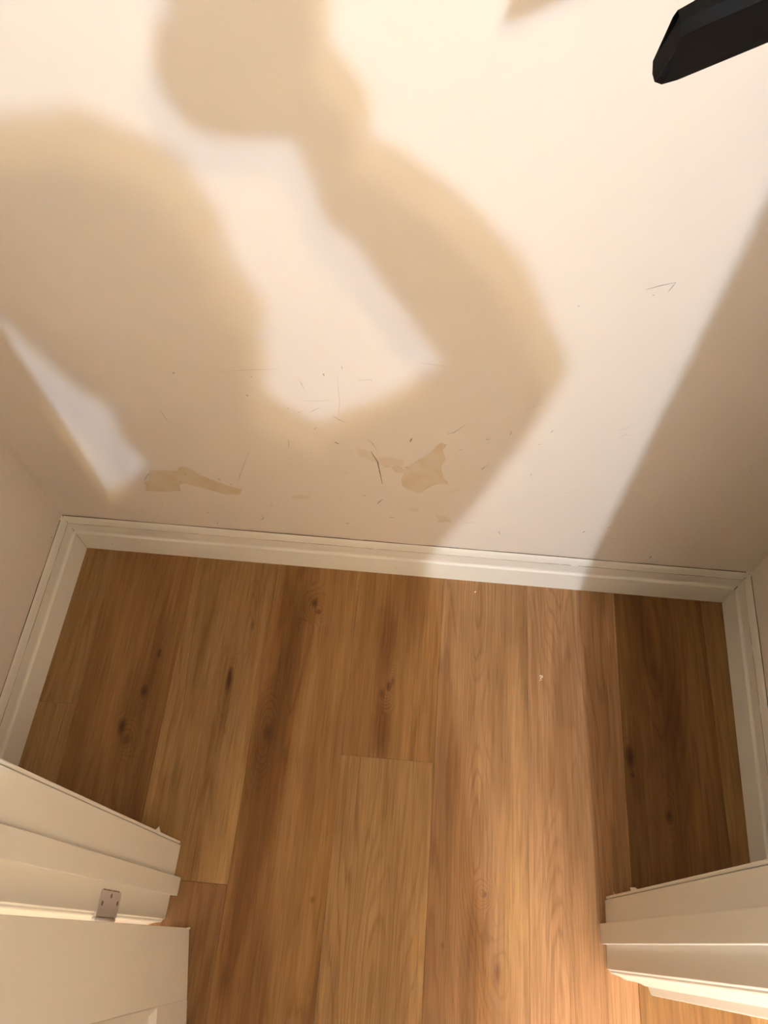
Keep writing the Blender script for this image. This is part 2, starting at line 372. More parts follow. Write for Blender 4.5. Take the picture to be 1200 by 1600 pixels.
# scuffs and stains on the back wall
SCUFFS = [
 ([(-0.1186, 0.4767), (-0.1104, 0.4652), (-0.1029, 0.4461)], 0.00102, 0.50),
 ([(-0.1138, 0.4418), (-0.1038, 0.4117), (-0.0975, 0.3423)], 0.00187, 1.00),
 ([(0.0044, 0.5059), (0.0143, 0.5108), (0.0315, 0.5345)], 0.00102, 0.70),
 ([(-0.0509, 0.4768), (-0.0481, 0.4878)], 0.00212, 0.80),
 ([(-0.1718, 0.4606), (-0.164, 0.4553)], 0.00170, 0.80),
 ([(-0.1078, 0.2703), (-0.0987, 0.2891)], 0.00170, 0.70),
 ([(-0.0877, 0.2242), (-0.0789, 0.2245)], 0.00136, 0.70),
 ([(-0.136, 0.2968), (-0.1257, 0.2973)], 0.00085, 0.80),
 ([(-0.1697, 0.1861), (-0.1637, 0.1856)], 0.00170, 0.80),
 ([(0.0439, 0.2257), (0.0719, 0.233)], 0.00068, 0.50),
 ([(0.0008, 0.2207), (0.0146, 0.2256)], 0.00119, 0.60),
 ([(0.0649, 0.4125), (0.0693, 0.421)], 0.00170, 0.60),
 ([(0.0693, 0.421), (0.0754, 0.4315)], 0.00127, 0.30),
 ([(0.1165, 0.2056), (0.1193, 0.1906)], 0.00127, 0.50),
 ([(0.145, 0.4125), (0.1458, 0.4037)], 0.00102, 0.50),
 ([(0.1419, 0.4955), (0.1503, 0.4975)], 0.00085, 0.40),
 ([(0.063, 0.5006), (0.0703, 0.5006)], 0.00170, 0.40),
 ([(0.0989, 0.5156), (0.1001, 0.5259)], 0.00127, 0.40),
 ([(-0.0598, 0.4014), (-0.0519, 0.4025)], 0.00136, 0.70),
 ([(0.0244, 0.4653), (0.0318, 0.4663)], 0.00119, 0.40),
 ([(-0.2104, 0.6138), (-0.207, 0.6032), (-0.2047, 0.5901)], 0.00085, 0.50),
 ([(-0.1545, 0.627), (-0.1551, 0.5677), (-0.1593, 0.5353)], 0.00076, 0.35),
 ([(-0.1683, 0.5318), (-0.1592, 0.523), (-0.1489, 0.516)], 0.00102, 0.60),
 ([(-0.1466, 0.6508), (-0.1462, 0.6426)], 0.00102, 0.50),
 ([(-0.174, 0.6313), (-0.1731, 0.6264)], 0.00153, 0.70),
 ([(-0.1278, 0.6207), (-0.1069, 0.6252), (-0.1052, 0.6203)], 0.00076, 0.50),
 ([(-0.2115, 0.5634), (-0.1662, 0.571)], 0.00076, 0.35),
 ([(-0.2244, 0.5315), (-0.2138, 0.5393)], 0.00085, 0.45),
 ([(-0.203, 0.5357), (-0.1839, 0.5525)], 0.00085, 0.40),
 ([(-0.2361, 0.543), (-0.2334, 0.5417)], 0.00127, 0.60),
 ([(-0.2005, 0.4924), (-0.197, 0.4971)], 0.00111, 0.50),
 ([(-0.2464, 0.4598), (-0.2485, 0.4318)], 0.00102, 0.30),
 ([(-0.3944, 0.6096), (-0.3926, 0.6076)], 0.00204, 0.90),
 ([(-0.3269, 0.6183), (-0.2789, 0.6284), (-0.236, 0.6344)], 0.00085, 0.35),
 ([(-0.295, 0.5684), (-0.2915, 0.5665)], 0.00153, 0.80),
 ([(-0.4403, 0.5135), (-0.4379, 0.502), (-0.4355, 0.4843)], 0.00102, 0.50),
 ([(-0.3163, 0.415), (-0.3338, 0.369), (-0.3469, 0.3336), (-0.3554, 0.3063)], 0.00085, 0.40),
 ([(-0.3397, 0.1761), (-0.3342, 0.1719), (-0.3284, 0.1806), (-0.3327, 0.1889)], 0.00119, 0.70),
 ([(-0.2805, 0.614), (-0.278, 0.6121)], 0.00127, 0.60),
 ([(0.2173, 0.8252), (0.2298, 0.8319), (0.2463, 0.8388)], 0.00111, 0.70),
 ([(0.2463, 0.8388), (0.2443, 0.8311), (0.2417, 0.8228)], 0.00102, 0.60),
 ([(0.2264, 0.8185), (0.2283, 0.8166)], 0.00170, 0.35),
 ([(0.2638, 0.2244), (0.2678, 0.2326)], 0.00153, 0.70),
 ([(0.3015, 0.2498), (0.3077, 0.257)], 0.00136, 0.60),
 ([(0.4049, 0.1442), (0.4054, 0.1555)], 0.00170, 0.70),
 ([(0.2505, 0.5469), (0.2586, 0.5512), (0.2659, 0.5585)], 0.00076, 0.40),
 ([(0.2577, 0.528), (0.2643, 0.5389), (0.2726, 0.535)], 0.00076, 0.40),
 ([(0.1568, 0.5282), (0.1591, 0.5368)], 0.00102, 0.50),
 ([(-0.5126, 0.3178), (-0.5305, 0.2887)], 0.00170, 0.50),
 ([(-0.4487, 0.3229), (-0.4457, 0.3212)], 0.00204, 0.80),
 ([(-0.4634, 0.2966), (-0.4622, 0.2923)], 0.00204, 0.80),
 ([(-0.3891, 0.3166), (-0.3869, 0.3103)], 0.00170, 0.50),
 ([(-0.3701, 0.3019), (-0.3686, 0.2976)], 0.00153, 0.60),
 ([(-0.438, 0.1788), (-0.4349, 0.187)], 0.00127, 0.50),
 ([(-0.4272, 0.1466), (-0.4276, 0.1385)], 0.00127, 0.60),
 ([(-0.3063, 0.2258), (-0.3049, 0.2429)], 0.00102, 0.35),
 ([(0.1453, 0.7926), (0.1485, 0.7919)], 0.00136, 0.50),
 ([(-0.0397, 0.6688), (-0.0017, 0.6648)], 0.00076, 0.30),
 ([(0.2056, 0.3583), (0.2292, 0.3726)], 0.00076, 0.25),
 ([(0.0153, 0.3284), (0.0463, 0.3548)], 0.00076, 0.25),
 ([(0.1121, 0.5802), (0.1365, 0.5983)], 0.00068, 0.25),
]
STAINS = [
  [(-0.5164, 0.3129), (-0.5097, 0.3254), (-0.4836, 0.3303), (-0.4592, 0.3299), (-0.4504, 0.3464), (-0.4382, 0.3471), (-0.4284, 0.3372), (-0.4208, 0.3241), (-0.3917, 0.3023), (-0.3724, 0.2903), (-0.3517, 0.2845), (-0.36, 0.2648), (-0.3847, 0.2596), (-0.4139, 0.2718), (-0.4372, 0.2804), (-0.457, 0.2894), (-0.4684, 0.2816), (-0.4708, 0.2598), (-0.5001, 0.2521), (-0.5381, 0.2493), (-0.5331, 0.2717), (-0.5353, 0.2805), (-0.5219, 0.2885)] ,
  [(-0.0472, 0.411), (-0.0411, 0.4235), (-0.0275, 0.4369), (-0.0173, 0.455), (-0.0033, 0.4813), (0.0058, 0.4772), (0.0007, 0.4575), (0.0064, 0.4331), (-0.0002, 0.409), (0.0041, 0.3826), (0.0148, 0.3594), (-0.0075, 0.3528), (-0.0201, 0.3381), (-0.0329, 0.3197), (-0.0463, 0.3242), (-0.0629, 0.3379), (-0.0645, 0.3631), (-0.0597, 0.3823), (-0.0757, 0.383), (-0.082, 0.3971), (-0.0724, 0.4045), (-0.0597, 0.3944)] ,
  [(-0.1368, 0.447), (-0.1215, 0.4435), (-0.1035, 0.4234), (-0.0847, 0.4289), (-0.0598, 0.4209), (-0.0629, 0.4058), (-0.0883, 0.3962), (-0.1195, 0.4153), (-0.1346, 0.4276)] ,
  [(-0.0037, 0.2482), (0.0102, 0.2469), (0.0247, 0.2348), (0.0271, 0.224), (0.0042, 0.2238)] ,
  [(-0.0543, 0.2649), (-0.0422, 0.2683), (-0.0319, 0.265), (-0.0351, 0.2502), (-0.0525, 0.2545)] ,
  [(-0.2629, 0.274), (-0.2497, 0.281), (-0.231, 0.2821), (-0.2291, 0.2701), (-0.2645, 0.2613)] ,
]

def ribbon(bm, pts, w):
    n = len(pts)
    va, vb = [], []
    for i, p in enumerate(pts):
        a = Vector(pts[max(0, i - 1)]); b = Vector(pts[min(n - 1, i + 1)])
        d = (b - a).normalized(); nn = Vector((-d.y, d.x))
        ww = w * (0.35 if i in (0, n - 1) else 1.0) * 0.5
        q = Vector(p)
        va.append(bm.verts.new((q.x + nn.x * ww, WB - 0.0009, q.y + nn.y * ww)))
        vb.append(bm.verts.new((q.x - nn.x * ww, WB - 0.0009, q.y - nn.y * ww)))
    fs = [bm.faces.new((va[i], va[i + 1], vb[i + 1], vb[i])) for i in range(n - 1)]
    return fs

def densify(pts, rng):
    if len(pts) == 2:
        a, b = Vector(pts[0]), Vector(pts[1])
        d = b - a; nn = Vector((-d.y, d.x))
        k = rng.uniform(-0.08, 0.08)
        return [a, a + d * 0.3 + nn * k, a + d * 0.65 + nn * k * 0.7, b]
    return [Vector(p) for p in pts]

def mark_material(name, col, scale, lo, hi, rough):
    """the wall's own paint, tinted by the mark where it lies"""
    N = NT(name)
    at = N.n('ShaderNodeAttribute', attribute_name='fade')
    tc = N.n('ShaderNodeTexCoord').outputs['Object']
    g = N.map(N.noise(tc, 3.0, 3.0), 0.3, 0.7, 0.98, 1.02)
    wallc = N.mix(1.0, (*WALL_COL, 1), N.comb(g, g, g), 'MULTIPLY')
    f = N.math('MULTIPLY', at.outputs['Fac'], N.map(N.noise(tc, scale, 3), 0.35, 0.62, lo, hi))
    N.put(N.mix(f, wallc, (*col, 1)), N.p.inputs['Base Color'])
    N.p.inputs['Roughness'].default_value = rough
    return N.m
M_scuff = mark_material('wall scuff', (0.14, 0.105, 0.07), 500, 0.6, 1.0, 0.8)
M_stain = mark_material('dried yellow stain', (0.66, 0.50, 0.25), 30, 0.45, 0.75, 0.5)
rng = random.Random(8)
bm = bmesh.new(); lay = bm.verts.layers.float.new('fade')
lst = list(SCUFFS)
for i in range(70):                             # faint small knocks low on the wall
    x = rng.uniform(-0.62, 0.5); z = abs(rng.gauss(0.0, 0.14)) + 0.14
    a = rng.uniform(0, 6.28); l = rng.uniform(0.002, 0.012)
    lst.append(([(x, z), (x + math.cos(a) * l, z + math.sin(a) * l)], rng.uniform(0.0005, 0.0012), rng.uniform(0.12, 0.35)))
for pts, w, a in lst:
    for f in ribbon(bm, densify(pts, rng), w * 1.25):
        for vv in f.verts: vv[lay] = a
tag(bm_obj('scuff_marks', bm, M_scuff, wall_back), 'small dark scuffs and scratches', kind='stuff')
for k, s in enumerate(STAINS):
    bm = bmesh.new(); lay = bm.verts.layers.float.new('fade')
    amt = (0.9, 0.85, 0.4, 0.55, 0.4, 0.4)[k]
    P = [Vector(p) for p in s]
    rim = []
    for i, p in enumerate(P):                   # finer, slightly ragged rim
        q2 = P[(i + 1) % len(P)]
        for t in (0, 0.33, 0.67):
            w = p.lerp(q2, t)
            rim.append(w + Vector((rng.gauss(0, 0.0004), rng.gauss(0, 0.0004))))
    c = sum(rim, Vector((0, 0))) / len(rim)
    inner = [bm.verts.new((w.x, WB - 0.0005, w.y)) for w in rim]
    for vv in inner: vv[lay] = amt
    for t in tessellate_polygon([[Vector((w.x, w.y, 0)) for w in rim]]):
        bm.faces.new([inner[k] for k in t])
    bm_obj('stain', bm, M_stain, wall_back)

# ------------------------------------------------------------------ baseboards
PROFILE = [(0.0142, 0.0), (0.0140, 0.003), (0.0100, 0.0555), (0.0101, 0.0580), (0.0093, 0.0600), (0.0072, 0.0625), (0.0060, 0.0660), (0.0062, 0.0955),
           (0.0050, 0.0968), (0.0050, 0.0980), (0.0068, 0.0992), (0.0066, 0.1010), (0.0042, 0.1130), (0.0022, 0.1185), (0.0, 0.1195)]

def baseboard(name, a, b, inward, mitre_a, mitre_b, label):
    """board along the wall line a-b; mitre +1 shortens the foot at an inner corner"""
    a, b, inward = Vector(a), Vector(b), Vector(inward)
    d = (b - a).normalized()
    bm = bmesh.new()
    ra, rb = [], []
    prof = PROFILE + [(-0.0, 0.0)]
    for t, z in PROFILE:
        pa = a + inward * t + d * (t * mitre_a); pb = b + inward * t - d * (t * mitre_b)
        ra.append(bm.verts.new((pa.x, pa.y, z))); rb.append(bm.verts.new((pb.x, pb.y, z)))
    ra.append(bm.verts.new((a.x, a.y, 0))); rb.append(bm.verts.new((b.x, b.y, 0)))
    n = len(ra)
    for i in range(n): bm.faces.new((ra[i], ra[(i + 1) % n], rb[(i + 1) % n], rb[i]))
    bm.faces.new(ra[::-1]); bm.faces.new(rb)
    o = tag(bm_obj(name, bm, M_trim), label, kind='structure')
    # broken dark line where the board meets the wall, a finer one in the groove
    L = (b - a).length
    for (t, z, up, wmax, name2, seed) in ((0.0006, 0.1196, 1, 0.0018, 'dirt_line', 3), (0.0064, 0.0968, 0, 0.0016, 'groove_line', 5)):
        r = random.Random(seed + int(L * 100))
        bm = bmesh.new(); prev = None; s = t * max(mitre_a, 0) + 0.001; w = wmax * 0.5
        while s < L - 0.004:
            w = min(wmax, max(0.0004 if up else 0.0002, w + r.gauss(0, wmax * 0.22)))
            p = a + d * s + inward * t
            q = p + inward * (0.0008 if up else 0.0)
            cur = (bm.verts.new((q.x, q.y, z - 0.0004)), bm.verts.new((p.x, p.y, z + w)))
            if prev and r.random() > (-1 if up else 0.03): bm.faces.new((prev[0], cur[0], cur[1], prev[1]))
            prev = cur; s += r.uniform(0.006, 0.016)
        bm_obj(name2, bm, M_dirt if up else M_groove, o)
    return o

bb_back = baseboard('baseboard_back', (WL, WB), (WR, WB), (0, -1), 1, 1, 'white painted baseboard along the back wall')
bb_left = baseboard('baseboard_left', (WL, FLY), (WL, WB), (1, 0), 0, 1, 'white painted baseboard along the lighter side wall')
bb_right = baseboard('baseboard_right', (WR, FRY), (WR, WB), (-1, 0), 0, 1, 'white painted baseboard along the shadowed side wall')
# open mitre joints: thin dark wedges
def mitre(sx, cx, parent):
    bm = bmesh.new()
    for (i, j, w) in ((5, 8, 0.0005), (8, 13, 0.0006), (0, 2, 0.0002)) if sx > 0 else ((3, 6, 0.0007), (9, 13, 0.0004), (0, 1, 0.0006)):
        pts = []
        for k in (i, (i + j) // 2, j):
            t, z = PROFILE[k]
            t += 0.0004
            pts.append(Vector((cx + sx * t, WB - t, z + 0.0002)))
        for p, q2 in zip(pts, pts[1:]):
            s = Vector((w, w * sx * 0.5, 0))
            bm.faces.new([bm.verts.new(v) for v in (p - s, q2 - s, q2 + s, p + s)])
    bm_obj('open_joint', bm, M_dirt, parent)
mitre(1, WL, bb_back); mitre(-1, WR, bb_back)
def dot(bm, p, n, r=0.0011):
    p, n = Vector(p), Vector(n)
    a = n.orthogonal().normalized(); b = n.cross(a)
    bm.faces.new([bm.verts.new(p + n * 0.0004 + (a * math.cos(t) + b * math.sin(t)) * r) for t in [k * math.pi / 3 for k in range(6)]])
bm = bmesh.new()
for x, z in ((-0.672, 0.03), (-0.075, 0.028), (0.485, 0.036)):
    dot(bm, (x, YB + 0.0004 * (z / 0.014) - 0.0002, z), (0, -1, 0.02))
tag(bm_obj('nail_hole', bm, M_dirt, bb_back), kind='stuff')

bm = bmesh.new(); dot(bm, (WL, 0.628, 0.128), (1, 0, 0), 0.0014); bm_obj('nail_hole', bm, M_dirt, wall_left)

# ------------------------------------------------------------------ door frame
CASING = [(0.0005, -0.0011), (0.0042, -0.0028), (0.0047, -0.0050), (0.0064, -0.0066), (0.0150, -0.0082), (0.0220, -0.0102), (0.0300, -0.0138), (0.0370, -0.0142),
          (0.0460, -0.0150), (0.0540, -0.0166), (0.0600, -0.0190), (0.0648, -0.0190), (0.0655, -0.0200), (0.0690, -0.0298), (0.0712, -0.0310), (0.0800, -0.0310), (0.0820, -0.0290), (0.0820, 0.0)]
def jamb(name, face, sx, y_in, y_stop0, y_stop1, stop_out, y_out, label):
    """sx = direction from the jamb face into the wall"""
    bm = bmesh.new()
    add_box(bm, (min(face, face + sx * 0.018), y_out, 0), (max(face, face + sx * 0.018), y_in - 0.0085, DOOR_H), 0.0008)
    t = tag(bm_obj(name, bm, M_trim), label, kind='structure')
    bm = bmesh.new()                            # rounded paint bead along the closet side of the jamb
    y0, y1 = y_in - 0.0074, y_in - 0.0026
    add_box(bm, (min(face + sx * 0.001, face + sx * 0.018), y0, 0.0), (max(face + sx * 0.001, face + sx * 0.018), y1, DOOR_H), 0.0018)
    bm_obj('edge_bead', bm, M_trim, t)
    bm = bmesh.new()
    add_box(bm, (min(stop_out, face + sx * 0.001), y_stop1, 0.0), (max(stop_out, face + sx * 0.001), y_stop0, DOOR_H - 0.0005), 0.0009)
    bm_obj('door_stop', bm, M_trim, t)
    bm = bmesh.new()
    poly = [(face + sx * a, y_out + 0.0011 + b) for a, b in CASING]
    add_prism(bm, poly, 0.0, DOOR_H + 0.06)
    bm_obj('casing', bm, M_trim, t)
    return t
trim_1 = jamb('trim_1', JL, -1, FLY, 0.0612, 0.0318, -0.3922, -0.0048, 'white door jamb on the hinge side with an old painted hinge')
trim_2 = jamb('trim_2', JR, 1, FRY, 0.0638, 0.0334, 0.3266, -0.0018, 'white door jamb on the shadowed latch side')
bm = bmesh.new()
add_box(bm, (JL - 0.018, -0.003, DOOR_H), (JR + 0.018, FRY - 0.002, DOOR_H + 0.018), 0.0008)
trim_3 = tag(bm_obj('trim_3', bm, M_trim), 'head jamb over the closet doorway', kind='structure')
bm = bmesh.new(); add_box(bm, (JL, 0.0325, DOOR_H - 0.0105), (JR, 0.0625, DOOR_H + 0.0005), 0.0009); bm_obj('door_stop', bm, M_trim, trim_3)
bm = bmesh.new(); add_box(bm, (JL - 0.082, FO - 0.022, DOOR_H + 0.061), (JR + 0.082, FO, DOOR_H + 0.13), 0.003); bm_obj('casing', bm, M_trim, trim_3)
# lifted paint flakes
bm = bmesh.new()
for (x, y, z, l) in ((-0.4055, FLY - 0.003, 0.165, 0.020),):
    bm.faces.new([bm.verts.new(p) for p in ((x, y, z), (x + 0.004, y + 0.006, z - 0.003), (x + 0.003, y + 0.004, z - l * 0.5), (x - 0.0005, y, z - l * 1.6))])
bm_obj('paint_flake', bm, M_trim, trim_1)
bm = bmesh.new()
for (x, y, z, l) in ((0.3385, FRY - 0.003, 0.058, 0.006), (0.3375, FRY - 0.0035, 0.17, 0.03)):
    bm.faces.new([bm.verts.new(p) for p in ((x, y, z), (x - 0.0015, y + 0.0045, z + 0.001), (x - 0.0015, y + 0.003, z + l), (x, y - 0.001, z + l * 1.5))])
bm_obj('paint_flake', bm, M_trim, trim_2)

# hinge leaf let into the hinge-side jamb, knuckle at the corner
bm = bmesh.new()
hz0, hz1 = 0.262, 0.346
hx = JL + 0.0012
poly = []
r = 0.007
y_i, y_o = 0.0225, -0.0100
pts = [(y_o, hz0), (y_i - r, hz0)] + [(y_i - r + r * math.sin(t), hz0 + r - r * math.cos(t)) for t in (0.5, 1.0)] + [(y_i, hz0 + r), (y_i, hz1 - r)] + \
      [(y_i - r + r * math.cos(t), hz1 - r + r * math.sin(t)) for t in (0.5, 1.0)] + [(y_i - r, hz1), (y_o, hz1)]
a = [bm.verts.new((hx - 0.0025, p[0], p[1])) for p in pts]; b = [bm.verts.new((hx, p[0], p[1])) for p in pts]
bm.faces.new(a); bm.faces.new(b)
for i in range(len(pts)): bm.faces.new((a[i], a[(i + 1) % len(pts)], b[(i + 1) % len(pts)], b[i]))
hinge = tag(bm_obj('hinge_leaf', bm, M_hinge, trim_1), 'grey hinge leaf')
bm = bmesh.new(); add_cyl(bm, (JL - 0.0015, -0.0130, hz0 + 0.002), (JL - 0.0015, -0.0130, hz1 - 0.002), 0.0030); bm_obj('knuckle', bm, M_hinge, hinge, True)
for (y, z) in ((0.008, hz0 + 0.010), (0.016, (hz0 + hz1) / 2), (0.006, hz1 - 0.012)):
    bm = bmesh.new(); add_cyl(bm, (hx - 0.001, y, z), (hx + 0.0005, y, z), 0.0034, 0.003, 12); bm_obj('screw', bm, M_screw, hinge)
bm = bmesh.new()
for i in range(6):
    z = hz0 + 0.012 + i * 0.011
    add_box(bm, (hx - 0.001, y_i - 0.0006, z), (hx + 0.0003, y_i + 0.0007, z + 0.007 + 0.003 * (i % 2)))
tag(bm_obj('dirt_line', bm, M_dirt, hinge), kind='stuff')

# ------------------------------------------------------------------ open door
DA = Vector((-0.3595, -0.0138, 0.0)); DW = Vector((0.1832, -0.9831, 0.0)); DN = Vector((0.9831, 0.1832, 0.0))
DOOR_W, DOOR_T, DZ0, DZ1 = 0.735, 0.035, 0.004, 2.022
def dpt(s, n, z): return DA + DW * s + DN * n + Vector((0, 0, z))
def dbox(bm, s0, s1, z0, z1, n0=-DOOR_T, n1=0.0, bevel=0.0):
    vs = [bm.verts.new(dpt(s, n, z)) for s in (s0, s1) for n in (n0, n1) for z in (z0, z1)]
    fs = [bm.faces.new([vs[i] for i in idx]) for idx in ((0, 1, 3, 2), (4, 6, 7, 5), (0, 4, 5, 1), (2, 3, 7, 6), (0, 2, 6, 4), (1, 5, 7, 3))]
    if bevel:
        bmesh.ops.bevel(bm, geom=list({e for f in fs for e in f.edges}), offset=bevel, segments=2, profile=0.5, affect='EDGES')
door = tag(empty('door_1', DA), 'white panelled door standing open at the hinge-side jamb', kind='structure')
ST, RB, RM, RT = 0.103, 0.182, 0.13, 0.11
MID = 0.315
for s0, s1 in ((0, ST), (DOOR_W - ST, DOOR_W)):
    bm = bmesh.new(); dbox(bm, s0, s1, DZ0, DZ1, bevel=0.0012); bm_obj('stile', bm, M_trim, door)
bm = bmesh.new(); dbox(bm, MID, MID + 0.105, RB, DZ1 - RT); bm_obj('stile', bm, M_trim, door)
zr = [(DZ0, RB), (0.80, 0.80 + RM), (1.55, 1.64), (DZ1 - RT, DZ1)]
for z0, z1 in zr:
    bm = bmesh.new(); dbox(bm, ST, DOOR_W - ST, z0, z1); bm_obj('rail', bm, M_trim, door)
for (s0, s1) in ((ST, MID), (MID + 0.105, DOOR_W - ST)):
    for (z0, z1) in ((RB, 0.80), (0.80 + RM, 1.55), (1.64, DZ1 - RT)):
        bm = bmesh.new()
        for side in (1, -1):
            rings = []
            for ins, dep in ((0.0, 0.0), (0.010, 0.009), (0.016, 0.009), (0.045, 0.002), (0.05, 0.002)):
                n = -dep if side > 0 else -DOOR_T + dep
                rings.append([dpt(s, n, z) for s, z in ((s0 + ins, z0 + ins), (s1 - ins, z0 + ins), (s1 - ins, z1 - ins), (s0 + ins, z1 - ins))])
            vr = [[bm.verts.new(p) for p in rr] for rr in rings]
            for ra, rb in zip(vr, vr[1:]):
                for i in range(4): bm.faces.new((ra[i], ra[(i + 1) % 4], rb[(i + 1) % 4], rb[i]))
            bm.faces.new(vr[-1])
        bm_obj('panel', bm, M_trim, door)
for side in (1, -1):
    n0 = 0.0 if side > 0 else -DOOR_T
    bm = bmesh.new()
    s, z = DOOR_W - 0.06, 0.98
    add_cyl(bm, dpt(s, n0, z), dpt(s, n0 + side * 0.006, z), 0.03)
    add_cyl(bm, dpt(s, n0 + side * 0.006, z), dpt(s, n0 + side * 0.03, z), 0.011)
    prof = [(0.028, 0.012), (0.034, 0.023), (0.044, 0.027), (0.054, 0.023), (0.058, 0.012), (0.059, 0.001)]
    add_sweep(bm, [[dpt(s + math.cos(t) * rr, n0 + side * d, z + math.sin(t) * rr) for t in [k * math.pi / 10 for k in range(20)]] for d, rr in prof])
    bm_obj('knob', bm, M_steel, door, True)
# chipped corner at the foot of the hinge edge
bm = bmesh.new()
for z, rr in ((0.0075, 0.0022), (0.014, 0.0016), (0.022, 0.0012)):
    c = dpt(0.0006, 0.0006, z)
    bmesh.ops.create_icosphere(bm, subdivisions=1, radius=rr, matrix=Matrix.Translation(c))
bm_obj('paint_drip', bm, M_trim, door)

# ------------------------------------------------------------------ debris on the floor
M_crumb = plain('pale crumb', (0.85, 0.72, 0.55), 0.7)
def crumb(x, y, pts, label):
    bm = bmesh.new()
    for (dx, dy, r) in pts:
        bmesh.ops.create_icosphere(bm, subdivisions=1, radius=r, matrix=Matrix.Translation((x + dx, y + dy, r * 0.55)) @ Matrix.Diagonal((1, 1, 0.55, 1)))
    return tag(bm_obj('crumb', bm, M_crumb), label, 'crumb')
crumb(0.2245, 0.4765, ((0, 0, .0018), (.002, .002, .0016), (.0035, .003, .0014), (-.001, .0045, .0015), (.001, .0050, .0014), (.0034, .0052, .0012), (.001, -.003, .0014), (-.0015, -.0045, .0012)),
      'small hooked pale crumb lying on the bright floor strip in front of the back wall')
crumb(0.0895, 0.6445, ((0, 0, .0016), (.0016, .0015, .0012)), 'tiny pale crumb on the floor close to the foot of the back baseboard')

# ------------------------------------------------------------------ coat hanger on a short rod
HTIP = Vector((0.0740, 0.322, 1.2955))
def hanger():
    root = empty('coat_hanger', (0.285, 0.345, 1.60))
    tag(root, 'thick black coat hanger, its squared shoulder end reaching in at the top of the picture', 'hanger')
    D = Vector((0.890, 0.10, 0.42)).normalized()
    up = Vector((0, 0, 1)); th = Vector((-D.y, D.x, 0)).normalized()     # thickness, away from the viewer
    def arm(tip, D, flip):
        bm = bmesh.new()
        th = Vector((-D.y, D.x, 0)).normalized() * (1 if not flip else -1)
        # section: (height, depth); depth 0 is the side towards the hall
        sec = [(0.0, 0.004), (0.006, 0.0), (0.023, 0.0), (0.0275, 0.003), (0.0275, 0.011), (0.023, 0.014), (0.004, 0.014), (0.0, 0.010)]
        rings = []
        for d, k, lift in ((0.0, 0.80, 0.0035), (0.0035, 0.93, 0.001), (0.010, 1.0, 0.0), (0.05, 1.0, 0.0), (0.12, 0.9, 0.002), (0.19, 0.85, 0.004), (0.225, 0.85, 0.002)):
            rings.append([tip + D * (d + (0.006 if h > 0.02 and d < 0.002 else 0.0)) + up * (lift + h * k) + th * (t - 0.007) * (0.9 if d < 0.002 else 1.0) for h, t in sec])
        add_sweep(bm, rings)
        return bm
    bm = arm(HTIP, D, False)
    bm_obj('arm', bm, M_black, root)
    mid = HTIP + D * 0.225
    D2 = Vector((-D.x, -D.y, D.z))
    bm = arm(mid + Vector((D.x * .225, D.y * .225, -D.z * .225)), D2, True)
    bm_obj('arm', bm, M_black, root)
    c = mid + Vector((0, 0, 0.012))
    pts = [c, c + Vector((0, 0, 0.06))]
    top = Vector((c.x, c.y, 1.60))
    R = 0.021
    path = [c, Vector((c.x, c.y, 1.52)), Vector((c.x + 0.012, c.y, 1.55))]
    for k in range(13):
        t = -0.9 + k * 0.32
        path.append(Vector((0.285 + R * math.cos(t), c.y, 1.60 + R * math.sin(t))))
    bm = bmesh.new()
    rings = []
    for i, p in enumerate(path):
        d = (path[min(i + 1, len(path) - 1)] - path[max(i - 1, 0)]).normalized()
        a = Vector((0, 1, 0)); b = d.cross(a).normalized()
        rings.append([p + (a * math.cos(t) + b * math.sin(t)) * 0.003 for t in [q * math.pi / 5 for q in range(10)]])
    add_sweep(bm, rings)
    bm_obj('hook', bm, M_steel, root, True)
    return root
hanger()
bm = bmesh.new(); add_cyl(bm, (0.285, FLY - 0.0, 1.60), (0.285, WB, 1.60), 0.0165, n=24)
rod = tag(bm_obj('closet_rod', bm, M_steel, None, True), 'short steel clothes rod the black hanger hangs from', 'rod')
rod.parent = None
bm = bmesh.new(); add_cyl(bm, (0.285, WB - 0.012, 1.60), (0.285, WB, 1.60), 0.03, n=24); bm_obj('flange', bm, M_steel, rod)

# ------------------------------------------------------------------ ceiling lamp in the hall
def emit(name, col, s):
    m = bpy.data.materials.new(name); m.use_nodes = True
    t = m.node_tree; t.nodes.clear()
    o = t.nodes.new('ShaderNodeOutputMaterial'); e = t.nodes.new('ShaderNodeEmission')
    e.inputs[0].default_value = (*col, 1); e.inputs[1].default_value = s
    t.links.new(e.outputs[0], o.inputs[0])
    return m
lamp = tag(empty('ceiling_lamp', (0.43, -1.96, CEIL)), 'two-bulb ceiling lamp in the hall behind the person', 'lamp')
bm = bmesh.new()
add_sweep(bm, [[(0.43 + r * math.cos(t), -1.96 + r * math.sin(t), z) for t in [k * math.pi / 16 for k in range(32)]] for r, z in ((0.05, CEIL), (0.145, CEIL), (0.145, CEIL - 0.012), (0.12, CEIL - 0.022), (0.05, CEIL - 0.024))])
bm_obj('ceiling_plate', bm, M_ceil, lamp)
for P, c, s in ((BULB_A, COLOR_A, POWER_A), (BULB_B, COLOR_B, POWER_B)):
    bm = bmesh.new(); add_cyl(bm, (P.x, P.y, CEIL - 0.02), (P.x, P.y, P.z + BULB_R * 0.93), 0.017); bm_obj('socket', bm, M_ceil, lamp)
    bm = bmesh.new(); bmesh.ops.create_icosphere(bm, subdivisions=3, radius=BULB_R, matrix=Matrix.Translation(P)); bm_obj('bulb', bm, emit('lit bulb', c, s), lamp, True)

